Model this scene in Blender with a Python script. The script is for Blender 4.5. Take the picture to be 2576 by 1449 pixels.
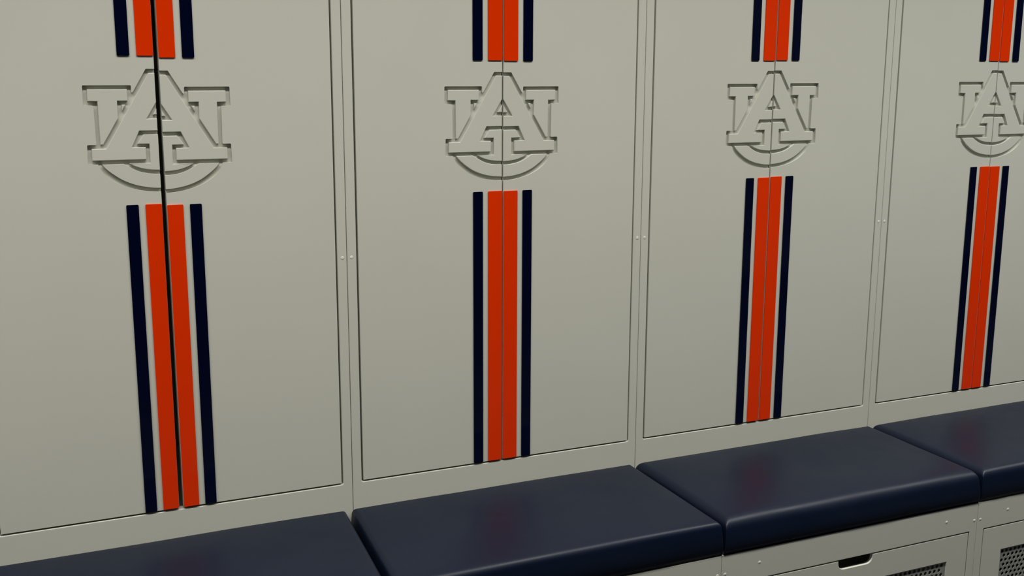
import bpy, bmesh, math, random
from mathutils import Vector, Matrix, noise

for o in list(bpy.data.objects):
    bpy.data.objects.remove(o, do_unlink=True)
S = bpy.context.scene
COL = S.collection

# ------------------------------------------------------------------ camera
CAM_LOC = Vector((0.09277, -2.37079, 1.5755))
YAW, PITCH, ROLL = -0.42428, -0.19574, 0.00368
F_PIX = 2816.44
fwd = Vector((-math.sin(YAW) * math.cos(PITCH), math.cos(YAW) * math.cos(PITCH), math.sin(PITCH)))
rgt = fwd.cross(Vector((0, 0, 1))).normalized()
up = rgt.cross(fwd)
r2 = rgt * math.cos(ROLL) + up * math.sin(ROLL)
u2 = up * math.cos(ROLL) - rgt * math.sin(ROLL)
cam_data = bpy.data.cameras.new('camera')
cam_data.sensor_width = 36.0
cam_data.sensor_fit = 'HORIZONTAL'
cam_data.lens = F_PIX / 2576.0 * 36.0
cam_data.clip_start = 0.05
cam = bpy.data.objects.new('camera', cam_data)
M = Matrix((r2, u2, -fwd)).transposed().to_4x4()
M.translation = CAM_LOC
cam.matrix_world = M
COL.objects.link(cam)
S.camera = cam

# ------------------------------------------------------------------ light
ROOM_X0, ROOM_X1, ROOM_Y0, ROOM_Y1, CEIL = -3.0, 8.6, -4.7, 0.62, 2.95
world = bpy.data.worlds.new('world')
S.world = world
world.use_nodes = True
world.node_tree.nodes['Background'].inputs[0].default_value = (0.9, 0.95, 1.0, 1)
world.node_tree.nodes['Background'].inputs[1].default_value = 0.0


def area_light(x, y, sx, sy, power, col=(1.0, 0.98, 0.93), spread=180):
    l = bpy.data.lights.new('ceiling_lamp_offscreen', 'AREA')
    l.shape = 'RECTANGLE'
    l.size, l.size_y = sx, sy
    l.energy = power
    l.color = col
    l.spread = math.radians(spread)
    o = bpy.data.objects.new('ceiling_lamp_offscreen', l)
    o.location = (x, y, CEIL - 0.03)
    COL.objects.link(o)


# louvred linear ceiling lights run along the lockers; plain panels light the rest of the room
for lx in (-1.5, 1.0, 3.5, 6.0):
    tint = (1.0, 0.98, 0.93) if lx < 3 else (0.98, 0.985, 0.965)
    area_light(lx, -0.95, 2.45, 0.25, 40.5, tint, 119)
    area_light(lx, -3.4, 1.2, 0.6, 3, tint)

S.view_settings.view_transform = 'Standard'
S.view_settings.look = 'None'
S.view_settings.gamma = 1.0
S.view_settings.use_curve_mapping = False
S.view_settings.exposure = 0.0


# ------------------------------------------------------------------ materials
def lin(r, g, b):
    def f(c):
        c /= 255.0
        return c / 12.92 if c <= 0.04045 else ((c + 0.055) / 1.055) ** 2.4
    return (f(r), f(g), f(b), 1)


def mat(name, col, rough, var=0.0, var_scale=3.0, bump=0.0, bump_scale=400.0, spec=0.5, coat=0.0, smudge=0.0):
    m = bpy.data.materials.new(name)
    m.use_nodes = True
    nt = m.node_tree
    b = nt.nodes['Principled BSDF']
    b.inputs['Base Color'].default_value = col
    b.inputs['Roughness'].default_value = rough
    b.inputs['Specular IOR Level'].default_value = spec
    if coat:
        b.inputs['Coat Weight'].default_value = coat
        b.inputs['Coat Roughness'].default_value = 0.06
    geo = nt.nodes.new('ShaderNodeNewGeometry')
    if var:
        n = nt.nodes.new('ShaderNodeTexNoise')
        n.inputs['Scale'].default_value = var_scale
        n.inputs['Detail'].default_value = 5
        nt.links.new(geo.outputs['Position'], n.inputs['Vector'])
        mx = nt.nodes.new('ShaderNodeMix')
        mx.data_type = 'RGBA'
        mx.inputs[6].default_value = tuple(c * (1 - var) for c in col[:3]) + (1,)
        mx.inputs[7].default_value = tuple(min(1, c * (1 + var)) for c in col[:3]) + (1,)
        nt.links.new(n.outputs['Fac'], mx.inputs[0])
        nt.links.new(mx.outputs[2], b.inputs['Base Color'])
    if smudge:
        n3 = nt.nodes.new('ShaderNodeTexNoise')
        n3.inputs['Scale'].default_value = 6
        n3.inputs['Detail'].default_value = 6
        nt.links.new(geo.outputs['Position'], n3.inputs['Vector'])
        mr = nt.nodes.new('ShaderNodeMapRange')
        mr.inputs[1].default_value = 0.35
        mr.inputs[2].default_value = 0.7
        mr.inputs[3].default_value = rough - smudge
        mr.inputs[4].default_value = rough + smudge
        nt.links.new(n3.outputs['Fac'], mr.inputs[0])
        nt.links.new(mr.outputs[0], b.inputs['Roughness'])
    if bump:
        n2 = nt.nodes.new('ShaderNodeTexNoise')
        n2.inputs['Scale'].default_value = bump_scale
        n2.inputs['Detail'].default_value = 2
        nt.links.new(geo.outputs['Position'], n2.inputs['Vector'])
        bp = nt.nodes.new('ShaderNodeBump')
        bp.inputs['Strength'].default_value = bump
        bp.inputs['Distance'].default_value = 0.0005
        nt.links.new(n2.outputs['Fac'], bp.inputs['Height'])
        nt.links.new(bp.outputs['Normal'], b.inputs['Normal'])
    return m


PAINT = mat('grey_powder_coat', lin(190, 190, 178), 0.42, var=0.025, var_scale=4, bump=0.12, bump_scale=500, smudge=0.06)
ORANGE = mat('orange_gloss', lin(216, 49, 1), 0.07, spec=0.5)
NAVY = mat('navy_gloss', lin(2, 6, 30), 0.07, spec=0.5)
VINYL = mat('navy_vinyl', lin(8, 18, 35), 0.43, var=0.06, var_scale=8, bump=0.25, bump_scale=260, smudge=0.05, spec=0.22)
PERF = mat('perforated_grey_metal', lin(132, 133, 127), 0.45)
RIVET = mat('rivet_paint', lin(206, 205, 192), 0.5)
FLOORM = mat('dark_carpet', lin(34, 37, 44), 0.9, var=0.2, var_scale=120, bump=0.6, bump_scale=300)
WALLM = mat('painted_wall', lin(196, 194, 186), 0.7, var=0.02, bump=0.2, bump_scale=120)
WALLD = mat('reflection_wall_navy', lin(40, 44, 58), 0.7, var=0.04, bump=0.2, bump_scale=120)
WALLG = mat('reflection_wall_grey', lin(150, 150, 145), 0.7, var=0.04, bump=0.2, bump_scale=120)
CEILM = mat('ceiling_tile', lin(225, 224, 218), 0.85, var=0.03, var_scale=40, bump=0.3, bump_scale=80)


# ------------------------------------------------------------------ mesh helpers
def obj(name, bm, m, parent=None, smooth=False):
    bmesh.ops.recalc_face_normals(bm, faces=bm.faces)
    me = bpy.data.meshes.new(name)
    bm.to_mesh(me)
    bm.free()
    me.materials.append(m)
    if smooth:
        for p in me.polygons:
            p.use_smooth = True
    o = bpy.data.objects.new(name, me)
    COL.objects.link(o)
    if parent:
        o.parent = parent
    return o


def empty(name, loc):
    o = bpy.data.objects.new(name, None)
    o.empty_display_size = 0.05
    o.location = loc
    COL.objects.link(o)
    return o


def tag(o, label, cat, group=None):
    o['label'] = label
    o['category'] = cat
    if group:
        o['group'] = group


def box(bm, x0, x1, y0, y1, z0, z1):
    vs = [bm.verts.new((x, y, z)) for z in (z0, z1) for y in (y0, y1) for x in (x0, x1)]
    for f in ((0, 1, 3, 2), (4, 6, 7, 5), (0, 4, 5, 1), (2, 3, 7, 6), (0, 2, 6, 4), (1, 5, 7, 3)):
        bm.faces.new([vs[i] for i in f])


def plate(bm, loops, y0, y1, bev=0.0, segs=2):
    """Prism from 2-D (x, z) loops: loops[0] is the outline, the rest are holes.
    Front at y0, back at y1; the front rim is rounded by bev."""
    t = bmesh.new()
    edges = []
    for lp in loops:
        vs = [t.verts.new((x, y0, z)) for x, z in lp]
        for i in range(len(vs)):
            edges.append(t.edges.new((vs[i], vs[(i + 1) % len(vs)])))
    bmesh.ops.triangle_fill(t, use_beauty=True, use_dissolve=False, edges=edges, normal=(0, -1, 0))
    bmesh.ops.recalc_face_normals(t, faces=t.faces)
    rim = [e for e in t.edges if len(e.link_faces) == 1]
    rimset = set((e.verts[0].co.copy().freeze(), e.verts[1].co.copy().freeze()) for e in rim)
    r = bmesh.ops.extrude_face_region(t, geom=list(t.faces))
    nv = [g for g in r['geom'] if isinstance(g, bmesh.types.BMVert)]
    for v in nv:
        v.co.y = y1
    bmesh.ops.recalc_face_normals(t, faces=t.faces)
    if bev:
        fe = [e for e in t.edges if abs(e.verts[0].co.y - y0) < 1e-7 and abs(e.verts[1].co.y - y0) < 1e-7
              and len(e.link_faces) == 2 and e.calc_face_angle(0) > 0.5]
        bmesh.ops.bevel(t, geom=fe, offset=bev, segments=segs, profile=0.5, affect='EDGES', clamp_overlap=True)
    me = bpy.data.meshes.new('tmp')
    t.to_mesh(me)
    t.free()
    bm.from_mesh(me)
    bpy.data.meshes.remove(me)


def rrect(x0, x1, z0, z1, r=0.0, n=4):
    if not r:
        return [(x0, z0), (x1, z0), (x1, z1), (x0, z1)]
    out = []
    for cx, cz, a0 in ((x0 + r, z0 + r, 180), (x1 - r, z0 + r, 270), (x1 - r, z1 - r, 0), (x0 + r, z1 - r, 90)):
        for i in range(n + 1):
            a = math.radians(a0 + 90 * i / n)
            out.append((cx + r * math.cos(a), cz + r * math.sin(a)))
    return out


def fillet(pts, r, keep_ends=True, n=3):
    out = []
    N = len(pts)
    for i, p in enumerate(pts):
        if keep_ends and i in (0, N - 1):
            out.append(p)
            continue
        a, b, c = Vector(pts[i - 1]), Vector(p), Vector(pts[(i + 1) % N])
        d1, d2 = (a - b), (c - b)
        l1, l2 = d1.length, d2.length
        d1.normalize()
        d2.normalize()
        ang = d1.angle(d2)
        if ang > 2.7:
            out.append(p)
            continue
        t = min(r / math.tan(ang / 2), l1 * 0.45, l2 * 0.45)
        p1, p2 = b + d1 * t, b + d2 * t
        for k in range(n + 1):
            s = k / n
            q = p1.lerp(b, s).lerp(b.lerp(p2, s), s)
            out.append((q.x, q.y))
    return out


def spline(pts, n=5):
    out = []
    P = [Vector(p) for p in pts]
    P = [P[0] * 2 - P[1]] + P + [P[-1] * 2 - P[-2]]
    for i in range(1, len(P) - 2):
        for k in range(n):
            t = k / n
            a, b, c, d = P[i - 1], P[i], P[i + 1], P[i + 2]
            q = 0.5 * ((2 * b) + (c - a) * t + (2 * a - 5 * b + 4 * c - d) * t * t + (3 * b - a - 3 * c + d) * t ** 3)
            out.append((q.x, q.y))
    out.append(tuple(P[-2]))
    return out


def mirror(lp, s):
    return [(x * s, z) for x, z in lp]


# ------------------------------------------------------------------ the setting
def struct(name, bm, m):
    o = obj(name, bm, m)
    o['kind'] = 'structure'
    return o


bm = bmesh.new(); box(bm, ROOM_X0, ROOM_X1, ROOM_Y0, ROOM_Y1, -0.05, 0.0); struct('floor', bm, FLOORM)
bm = bmesh.new(); box(bm, ROOM_X0, ROOM_X1, ROOM_Y0, ROOM_Y1, CEIL, CEIL + 0.05); struct('ceiling', bm, CEILM)
bm = bmesh.new(); box(bm, ROOM_X0, ROOM_X1, ROOM_Y1, ROOM_Y1 + 0.05, 0, CEIL); struct('wall_back', bm, WALLM)
bm = bmesh.new(); box(bm, ROOM_X0, 4.3, ROOM_Y0 - 0.05, ROOM_Y0, 0, CEIL); struct('wall_front', bm, WALLD)  # unseen opposite wall, navy chosen to keep the stripe reflections dark
bm = bmesh.new(); box(bm, 4.3, ROOM_X1, ROOM_Y0 - 0.05, ROOM_Y0, 0, CEIL); struct('wall_front_right_added', bm, WALLG)  # invented lighter section, unseen, added to brighten reflections in the right-hand stripes
bm = bmesh.new(); box(bm, ROOM_X0 - 0.05, ROOM_X0, ROOM_Y0, ROOM_Y1, 0, CEIL); struct('wall_left', bm, WALLM)
bm = bmesh.new(); box(bm, ROOM_X1, ROOM_X1 + 0.05, ROOM_Y0, ROOM_Y1, 0, CEIL); struct('wall_right', bm, WALLM)

# ------------------------------------------------------------------ lockers
SEAM = [-0.760, 0.0, 0.76389, 1.51375, 2.27979, 3.040, 3.800]          # joints of the upper cabinets
BSEAM = [-0.764, -0.006, 0.7535, 1.506, 2.2900, 3.052, 3.812]            # joints of the bench bases
CENT = [-0.380, 0.38238, 1.13881, 1.89521, 2.66616, 3.420]               # gap between the door leaves
GAP = [0.0042, 0.0094, 0.0034, 0.0038, 0.0026, 0.0034]
DZ = [(0.0, 0.0), (0.00192, -0.00149), (-0.00321, -0.00406), (0.0, 0.00122), (0.00324, 0.00244), (0.0, 0.0)]
STILE = 0.0218
Z_OPEN0, Z_OPEN1 = 0.6335, 2.11
Z_TOP = 2.20
CLEAR = 0.0042
Z_STRIPE_UP, Z_STRIPE_LOW = 1.59086, 1.29516
Z_EMB = 1.37839
GROOVE = 0.0066
BENCH_Y = -0.405
BENCH_Z = 0.487
DOOR_T = 0.022

# engraved monogram, left half; x from the centre line, z from the foot line
L_OUT = [(-0.0212, 0.1871), (-0.0512, 0.1368), (-0.0512, 0.1551), (-0.1420, 0.1551), (-0.1426, 0.1161),
         (-0.1237, 0.1159), (-0.1229, 0.0386), (-0.1402, 0.0388), (-0.1411, -0.0002), (-0.1222, -0.0002)]
L_ARC = [(-0.1222, -0.0002), (-0.1153, -0.0143), (-0.1035, -0.0276), (-0.0850, -0.0401), (-0.0634, -0.0494),
         (-0.0385, -0.0555), (-0.0147, -0.0584), (0.0, -0.0590)]
L_U = [(-0.1338, 0.1472), (-0.0588, 0.1472), (-0.0590, 0.1244), (-0.0788, 0.1244), (-0.0788, 0.0904),
       (-0.1100, 0.0386), (-0.1152, 0.0386), (-0.1157, 0.1237), (-0.1342, 0.1242)]
L_TRI = [(-0.0708, 0.1168), (-0.0634, 0.1168), (-0.0708, 0.1044)]
L_MIDARC = [(-0.0628, 0.0002), (-0.0532, -0.0054), (-0.0365, -0.0112), (-0.0180, -0.0140), (0.0, -0.0149)]
L_LOWIN = [(-0.0735, -0.0004), (-0.0606, -0.0082), (-0.0432, -0.0167), (-0.0227, -0.0214), (0.0, -0.0229)]
L_LOWOUT = [(0.0, -0.0512), (-0.0235, -0.0496), (-0.0500, -0.0440), (-0.0745, -0.0340), (-0.0945, -0.0206),
            (-0.1080, -0.0088), (-0.1143, -0.0006)]


def clip(pts, x):
    """end of a curve that runs to the centre line, cut at x"""
    return [(min(px, x), pz) for px, pz in pts]


def emblem_outline(x):
    return fillet([(x, 0.1871)] + L_OUT[:-1] + [L_OUT[-1]], 0.0022)[:-1] + clip(spline(L_ARC), x)


def emblem_islands(x):
    k = 0.0243 / 0.0397
    za = 0.1285 - (-x) / k
    A = [(x, 0.1790), (-0.0166, 0.1790), (-0.1050, 0.0307), (-0.1322, 0.0307), (-0.1325, 0.0074), (-0.0294, 0.0074),
         (-0.0293, 0.0319), (-0.0556, 0.0324), (-0.0402, 0.0648), (x, 0.0648), (x, 0.0889), (-0.0243, 0.0889), (x, za)]
    zi = 0.1160 - (-x) / k
    T = [(x, zi), (-0.0120, 0.0966), (x, 0.0966)]
    Mi = [(x, 0.0572), (-0.0330, 0.0572), (-0.0452, 0.0388), (-0.0222, 0.0385), (-0.0220, 0.0002)] + clip(spline(L_MIDARC), x)
    Lo = [L_LOWOUT[-1]] + clip(spline(L_LOWIN), x) + clip(spline(L_LOWOUT), x)[:-1]
    return [A, T, L_U, L_TRI, Mi, Lo]


LOCKER_LABEL = [
    'pale grey striped locker on the far side of the one with the wide black gap',
    'pale grey double-door locker with a wide black gap between its striped doors',
    'pale grey striped locker between the wide-gap one and the one above the slotted drawer',
    'pale grey striped locker with a black slot in the drawer under its bench seat',
    'pale grey striped locker third along from the one with the wide black gap',
    'pale grey striped locker fourth along from the one with the wide black gap',
]
BENCH_LABEL = [
    'pale grey metal bench of the locker on the far side of the wide black gap',
    'pale grey metal bench under the cushion of the locker with the wide black door gap',
    'pale grey metal bench of which a corner shows beside the bench with the black slot',
    'pale grey metal drawer bench with a black finger slot in its drawer',
    'pale grey metal drawer bench third along from the wide black door gap',
    'pale grey metal drawer bench fourth along from the wide black door gap',
]
CUSHION_LABEL = [
    'navy vinyl bench cushion on the far side of the locker with the wide black gap',
    'navy vinyl bench cushion under the locker with the wide black door gap',
    'navy vinyl bench cushion between the wide-gap locker cushion and the puffy one',
    'puffy navy vinyl bench cushion above the drawer with the black slot',
    'navy vinyl bench cushion third along from the wide black door gap',
    'navy vinyl bench cushion fourth along from the wide black door gap',
]


def rivet(x, y, z, parent, r=0.0042):
    b = bmesh.new()
    rings = []
    for rr, h in ((r, 0.0), (r * 0.8, 0.0003), (r * 0.4, 0.0005)):
        rings.append([b.verts.new((x + rr * math.cos(a * math.pi / 5), y - h, z + rr * math.sin(a * math.pi / 5))) for a in range(10)])
    for i in range(2):
        for j in range(10):
            b.faces.new((rings[i][j], rings[i][(j + 1) % 10], rings[i + 1][(j + 1) % 10], rings[i + 1][j]))
    b.faces.new(rings[2])
    b.faces.new(rings[0][::-1])
    return obj('rivet', b, RIVET, parent, True)


def stripe(name, x0, x1, z0, z1, m, parent, inner=0):
    b = bmesh.new()
    plate(b, [rrect(min(x0, x1), max(x0, x1), z0, z1, 0.002, 2)], -0.0026, 0.0004, 0.0010)
    return obj(name, b, m, parent)


def make_locker(k):
    x0, x1 = SEAM[k], SEAM[k + 1]
    cx = (x0 + x1) / 2
    root = empty('locker', (cx, 0, 0))
    tag(root, LOCKER_LABEL[k], 'locker', 'grey striped lockers in a row')
    a, b_ = x0 - cx + 0.0006, x1 - cx - 0.0006
    o0, o1 = x0 - cx + STILE, x1 - cx - STILE
    c = CENT[k] - cx
    # cabinet behind the doors
    b = bmesh.new()
    t = 0.014
    box(b, a, a + t, 0.020, 0.55, 0, Z_TOP)
    box(b, b_ - t, b_, 0.020, 0.55, 0, Z_TOP)
    box(b, a + t, b_ - t, 0.536, 0.55, 0, Z_TOP)
    box(b, a + t, b_ - t, 0.018, 0.536, Z_TOP - t, Z_TOP)
    box(b, a + t, b_ - t, 0.018, 0.536, Z_OPEN0 - 0.05, Z_OPEN0 - 0.05 + t)
    obj('cabinet', b, PAINT, root)
    # face frame
    b = bmesh.new()
    plate(b, [rrect(a, b_, 0, Z_TOP), rrect(o0, o1, Z_OPEN0, Z_OPEN1, 0.004, 3)], 0.0, 0.020, 0.0016)
    fr = obj('face_frame', b, PAINT, root)
    for zz in (1.159, 1.95):
        for sx in (a + 0.0098, b_ - 0.0098):
            rivet(sx, 0.0, zz, fr)
    # door leaves
    for s, dz in zip((-1, 1), DZ[k]):
        g = GAP[k] / 2
        edge = (o0 + CLEAR) if s < 0 else (o1 - CLEAR)
        w = abs(edge - c)
        zb, zt = Z_OPEN0 + CLEAR, Z_OPEN1 - CLEAR
        em = [(x, z + Z_EMB + dz) for x, z in emblem_outline(-g)]
        outline = [(-w, zb), (-g, zb)] + em[::-1] + [(-g, zt), (-w, zt)]
        b = bmesh.new()
        plate(b, [[(c - s * x, z) for x, z in outline]], 0.0, GROOVE, 0.0010)
        box(b, *sorted((c + s * w, c + s * g)), GROOVE, DOOR_T, zb, zt)
        d = obj('door', b, PAINT, root)
        b = bmesh.new()
        for isl in emblem_islands(-g):
            plate(b, [[(c - s * x, z + Z_EMB + dz) for x, z in isl]], 0.0, GROOVE + 0.0004, 0.0011)
        e = obj('emblem', b, PAINT, d)
        e['label'] = 'half of an engraved interlocking A and U monogram'
        for z0, z1 in ((zb + 0.0005, Z_STRIPE_LOW + dz), (Z_STRIPE_UP + dz, zt - 0.0005)):
            so = stripe('orange_stripe', c + s * (g + 0.0004), c + s * 0.0373, z0, z1, ORANGE, d)
            so['label'] = 'glossy orange stripe'
            sn = stripe('navy_stripe', c + s * 0.0504, c + s * 0.0744, z0, z1, NAVY, d)
            sn['label'] = 'glossy navy stripe'
    return root


def make_bench(k):
    cx = (BSEAM[k] + BSEAM[k + 1]) / 2
    root = empty('bench_unit', (cx, BENCH_Y / 2, 0))
    tag(root, BENCH_LABEL[k], 'bench', 'grey drawer benches in a row')
    YF, YB = BENCH_Y / 2, -BENCH_Y / 2 - 0.0005
    p0, p1 = BSEAM[k] - cx + 0.0005, BSEAM[k + 1] - cx - 0.0005
    d0, d1 = p0 + 0.0235, p1 - 0.0235
    dzb, dzt = 0.075, 0.4125
    b = bmesh.new()
    plate(b, [rrect(p0, p1, 0.0, BENCH_Z), rrect(d0, d1, dzb, dzt, 0.002, 2)], YF, YF + 0.018, 0.0010)
    base = obj('bench_front', b, PAINT, root)
    b = bmesh.new()
    box(b, p0, p0 + 0.012, YF + 0.018, YB, 0, BENCH_Z)
    box(b, p1 - 0.012, p1, YF + 0.018, YB, 0, BENCH_Z)
    box(b, p0 + 0.012, p1 - 0.012, YB - 0.012, YB, 0, BENCH_Z)
    box(b, p0 + 0.012, p1 - 0.012, YF + 0.018, YB - 0.012, BENCH_Z - 0.014, BENCH_Z)
    box(b, p0 + 0.012, p1 - 0.012, YF + 0.018, YB - 0.012, 0.0, 0.014)
    obj('bench_box', b, PAINT, root)
    for x, z in ((p0 + 0.105, 0.4515), (p1 - 0.105, 0.4515), (p0 + 0.0100, 0.440), (p1 - 0.0100, 0.440)):
        rivet(x, YF, z, base)
    f0, f1 = d0 + 0.003, d1 - 0.003
    ft, fb = dzt - 0.003, dzb + 0.003
    hc = (p0 + p1) / 2
    hw, hz, hr = 0.0525, 0.3865, 0.017
    outline = [(f0, fb), (f1, fb), (f1, ft), (hc + hw, ft)]
    for i in range(6):
        an = math.radians(-90 * i / 5)
        outline.append((hc + hw - hr + hr * math.cos(an), hz + hr + hr * math.sin(an)))
    for i in range(6):
        an = math.radians(-90 - 90 * i / 5)
        outline.append((hc - hw + hr + hr * math.cos(an), hz + hr + hr * math.sin(an)))
    outline += [(hc - hw, ft), (f0, ft)]
    v0, v1, vb, vt = p0 + 0.0935, p1 - 0.0935, 0.150, 0.3425
    b = bmesh.new()
    plate(b, [outline, rrect(v0, v1, vb, vt)], YF + 0.0005, YF + 0.010, 0.0010)
    dr = obj('drawer', b, PAINT, root)
    # perforated vent
    b = bmesh.new()
    pit, row, rad, N = 0.0150, 0.0128, 0.0051, 8
    nc, nr = int((v1 - v0) / pit), int((vt - vb) / row)
    y = YF + 0.0035
    ox = v0 + ((v1 - v0) - nc * pit) / 2
    cache = {}

    def V(x, z):
        key = (round(x, 5), round(z, 5))
        if key not in cache:
            cache[key] = b.verts.new((x, y, z))
        return cache[key]
    for r in range(nr):
        zc = vt - row * (r + 0.62)
        zl, zh = zc - row / 2, zc + row / 2
        sh = pit / 2 if r % 2 else 0.0
        n_here = nc - (1 if r % 2 else 0)
        for q in range(n_here):
            xc = ox + sh + pit * (q + 0.5)
            cor = [V(xc + pit / 2, zc), V(xc + pit / 2, zh), V(xc, zh), V(xc - pit / 2, zh), V(xc - pit / 2, zc),
                   V(xc - pit / 2, zl), V(xc, zl), V(xc + pit / 2, zl)]
            hole = [b.verts.new((xc + rad * math.cos(i * math.pi / 4), y, zc + rad * math.sin(i * math.pi / 4))) for i in range(N)]
            for i in range(N):
                b.faces.new((cor[i], cor[(i + 1) % N], hole[(i + 1) % N], hole[i]))
        xl, xr = ox + sh, ox + sh + pit * n_here
        for e0, e1 in ((v0 - 0.004, xl), (xr, v1 + 0.004)):
            if e1 - e0 > 1e-4:
                b.faces.new((V(e0, zl), V(e1, zl), V(e1, zh), V(e0, zh)))
    ztp = vt - row * 0.12
    zbt = vt - row * (nr - 1 + 0.62) - row / 2
    b.faces.new((V(v0 - .004, ztp), V(v1 + .004, ztp), V(v1 + .004, vt + .004), V(v0 - .004, vt + .004)))
    b.faces.new((V(v0 - .004, vb - .004), V(v1 + .004, vb - .004), V(v1 + .004, zbt), V(v0 - .004, zbt)))
    r = bmesh.ops.extrude_face_region(b, geom=list(b.faces))
    for g_ in r['geom']:
        if isinstance(g_, bmesh.types.BMVert):
            g_.co.y += 0.0012
    vo = obj('vent_panel', b, PERF, dr)
    vo['label'] = 'perforated metal vent panel'
    return root


for k in range(6):
    make_locker(k)
    make_bench(k)


# ------------------------------------------------------------------ cushions
def make_cushion(k, rf, rl, rr, crown, seed, il, ir, sl=0.0, sr=0.0):
    # il, ir: gap to the joints; sl, sr: how far the front corners sit out of square
    x0, x1 = BSEAM[k] + il, BSEAM[k + 1] - ir
    yf, yb = BENCH_Y - 0.0015, -0.001
    zb, zt = BENCH_Z, 0.5735
    rb = 0.010
    rnd = random.Random(seed)
    root = empty('seat_cushion', ((x0 + x1) / 2, (yf + yb) / 2, BENCH_Z))
    tag(root, CUSHION_LABEL[k], 'cushion', 'navy cushions along the bench')
    ox, oy = root.location.x, root.location.y

    def axis(a, b, ra, rb_, n):
        pts = [a + ra * (1 - math.cos(math.pi / 2 * i / 7)) for i in range(8)]
        pts += [a + ra + (b - rb_ - a - ra) * (i + 1) / n for i in range(n - 1)]
        pts += [b - rb_ * (1 - math.sin(math.pi / 2 * i / 7)) for i in range(8)]
        return pts
    xs = axis(x0, x1, rl, rr, 26)
    ys = axis(yf, yb, rf, rb, 16)
    b = bmesh.new()

    def prof(d, r):
        return 1.0 if d >= r else math.sqrt(max(0.0, 1 - ((r - d) / r) ** 2))
    grid = []
    for y in ys:
        rowv = []
        for x in xs:
            u = (x - x0) / (x1 - x0) * 2 - 1
            v = (y - yf) / (yb - yf) * 2 - 1
            pl, pr, pf, pb = prof(x - x0, rl), prof(x1 - x, rr), prof(y - yf, rf), prof(yb - y, rb)
            # smooth minimum of the edge drops keeps the corners soft
            drop = max(rl * (1 - pl), rr * (1 - pr), rf * (1 - pf), rb * (1 - pb))
            drop = (sum(d ** 6 for d in (rl * (1 - pl), rr * (1 - pr), rf * (1 - pf), rb * (1 - pb)))) ** (1 / 6)
            wave = noise.noise(Vector((x * 5 + seed, y * 7, seed * 1.7))) * 0.0013
            z = zt + crown * (1 - u ** 4) * (1 - v ** 4) + 0.004 * (v - 1) / 2 - drop + wave
            rowv.append(b.verts.new((x - ox, y - oy, z - BENCH_Z)))
        grid.append(rowv)
    for j in range(len(ys) - 1):
        for i in range(len(xs) - 1):
            b.faces.new((grid[j][i], grid[j][i + 1], grid[j + 1][i + 1], grid[j + 1][i]))
    per = grid[0][:] + [r[-1] for r in grid[1:]] + grid[-1][-2::-1] + [r[0] for r in grid[-2:0:-1]]
    prev = per
    NS = 5
    for s in range(1, NS + 1):
        t = s / NS
        cur = []
        for v in per:
            zz = v.co.z * (1 - t) + (zb - BENCH_Z) * t
            bul = 0.0035 * math.sin(math.pi * min(1, t * 1.05)) - (0.003 if s == NS else 0)
            bul += 0.0008 * noise.noise(Vector((v.co.x * 14, v.co.y * 14, t * 2 + seed)))
            nx = ny = 0
            if abs(v.co.y + oy - yf) < 1e-6: ny = -1
            elif abs(v.co.y + oy - yb) < 1e-6: ny = 0
            if abs(v.co.x + ox - x0) < 1e-6: nx = -0.5
            elif abs(v.co.x + ox - x1) < 1e-6: nx = 0.5
            flare = 0.010 * t * t
            cur.append(b.verts.new((v.co.x + nx * (bul + flare), v.co.y + ny * bul, zz)))
        n = len(per)
        for i in range(n):
            b.faces.new((prev[i], prev[(i + 1) % n], cur[(i + 1) % n], cur[i]))
        prev = cur
    b.faces.new(prev)
    for v in b.verts:
        f = max(0.0, (yb - (v.co.y + oy)) / (yb - yf))
        u = (v.co.x + ox - x0) / (x1 - x0)
        v.co.x += f * (sl * (1 - u) + sr * u)
    obj('vinyl_cover', b, VINYL, root, True)


make_cushion(0, 0.018, 0.012, 0.012, 0.005, 5, 0.005, 0.005)
make_cushion(1, 0.018, 0.012, 0.014, 0.005, 1, 0.004, 0.007, 0.0, -0.028)
make_cushion(2, 0.015, 0.014, 0.012, 0.005, 2, 0.006, 0.005, -0.028, 0.0)
make_cushion(3, 0.028, 0.022, 0.014, 0.006, 3, 0.009, 0.006)
make_cushion(4, 0.022, 0.020, 0.014, 0.006, 4, 0.007, 0.006)
make_cushion(5, 0.018, 0.014, 0.012, 0.005, 6, 0.006, 0.005)
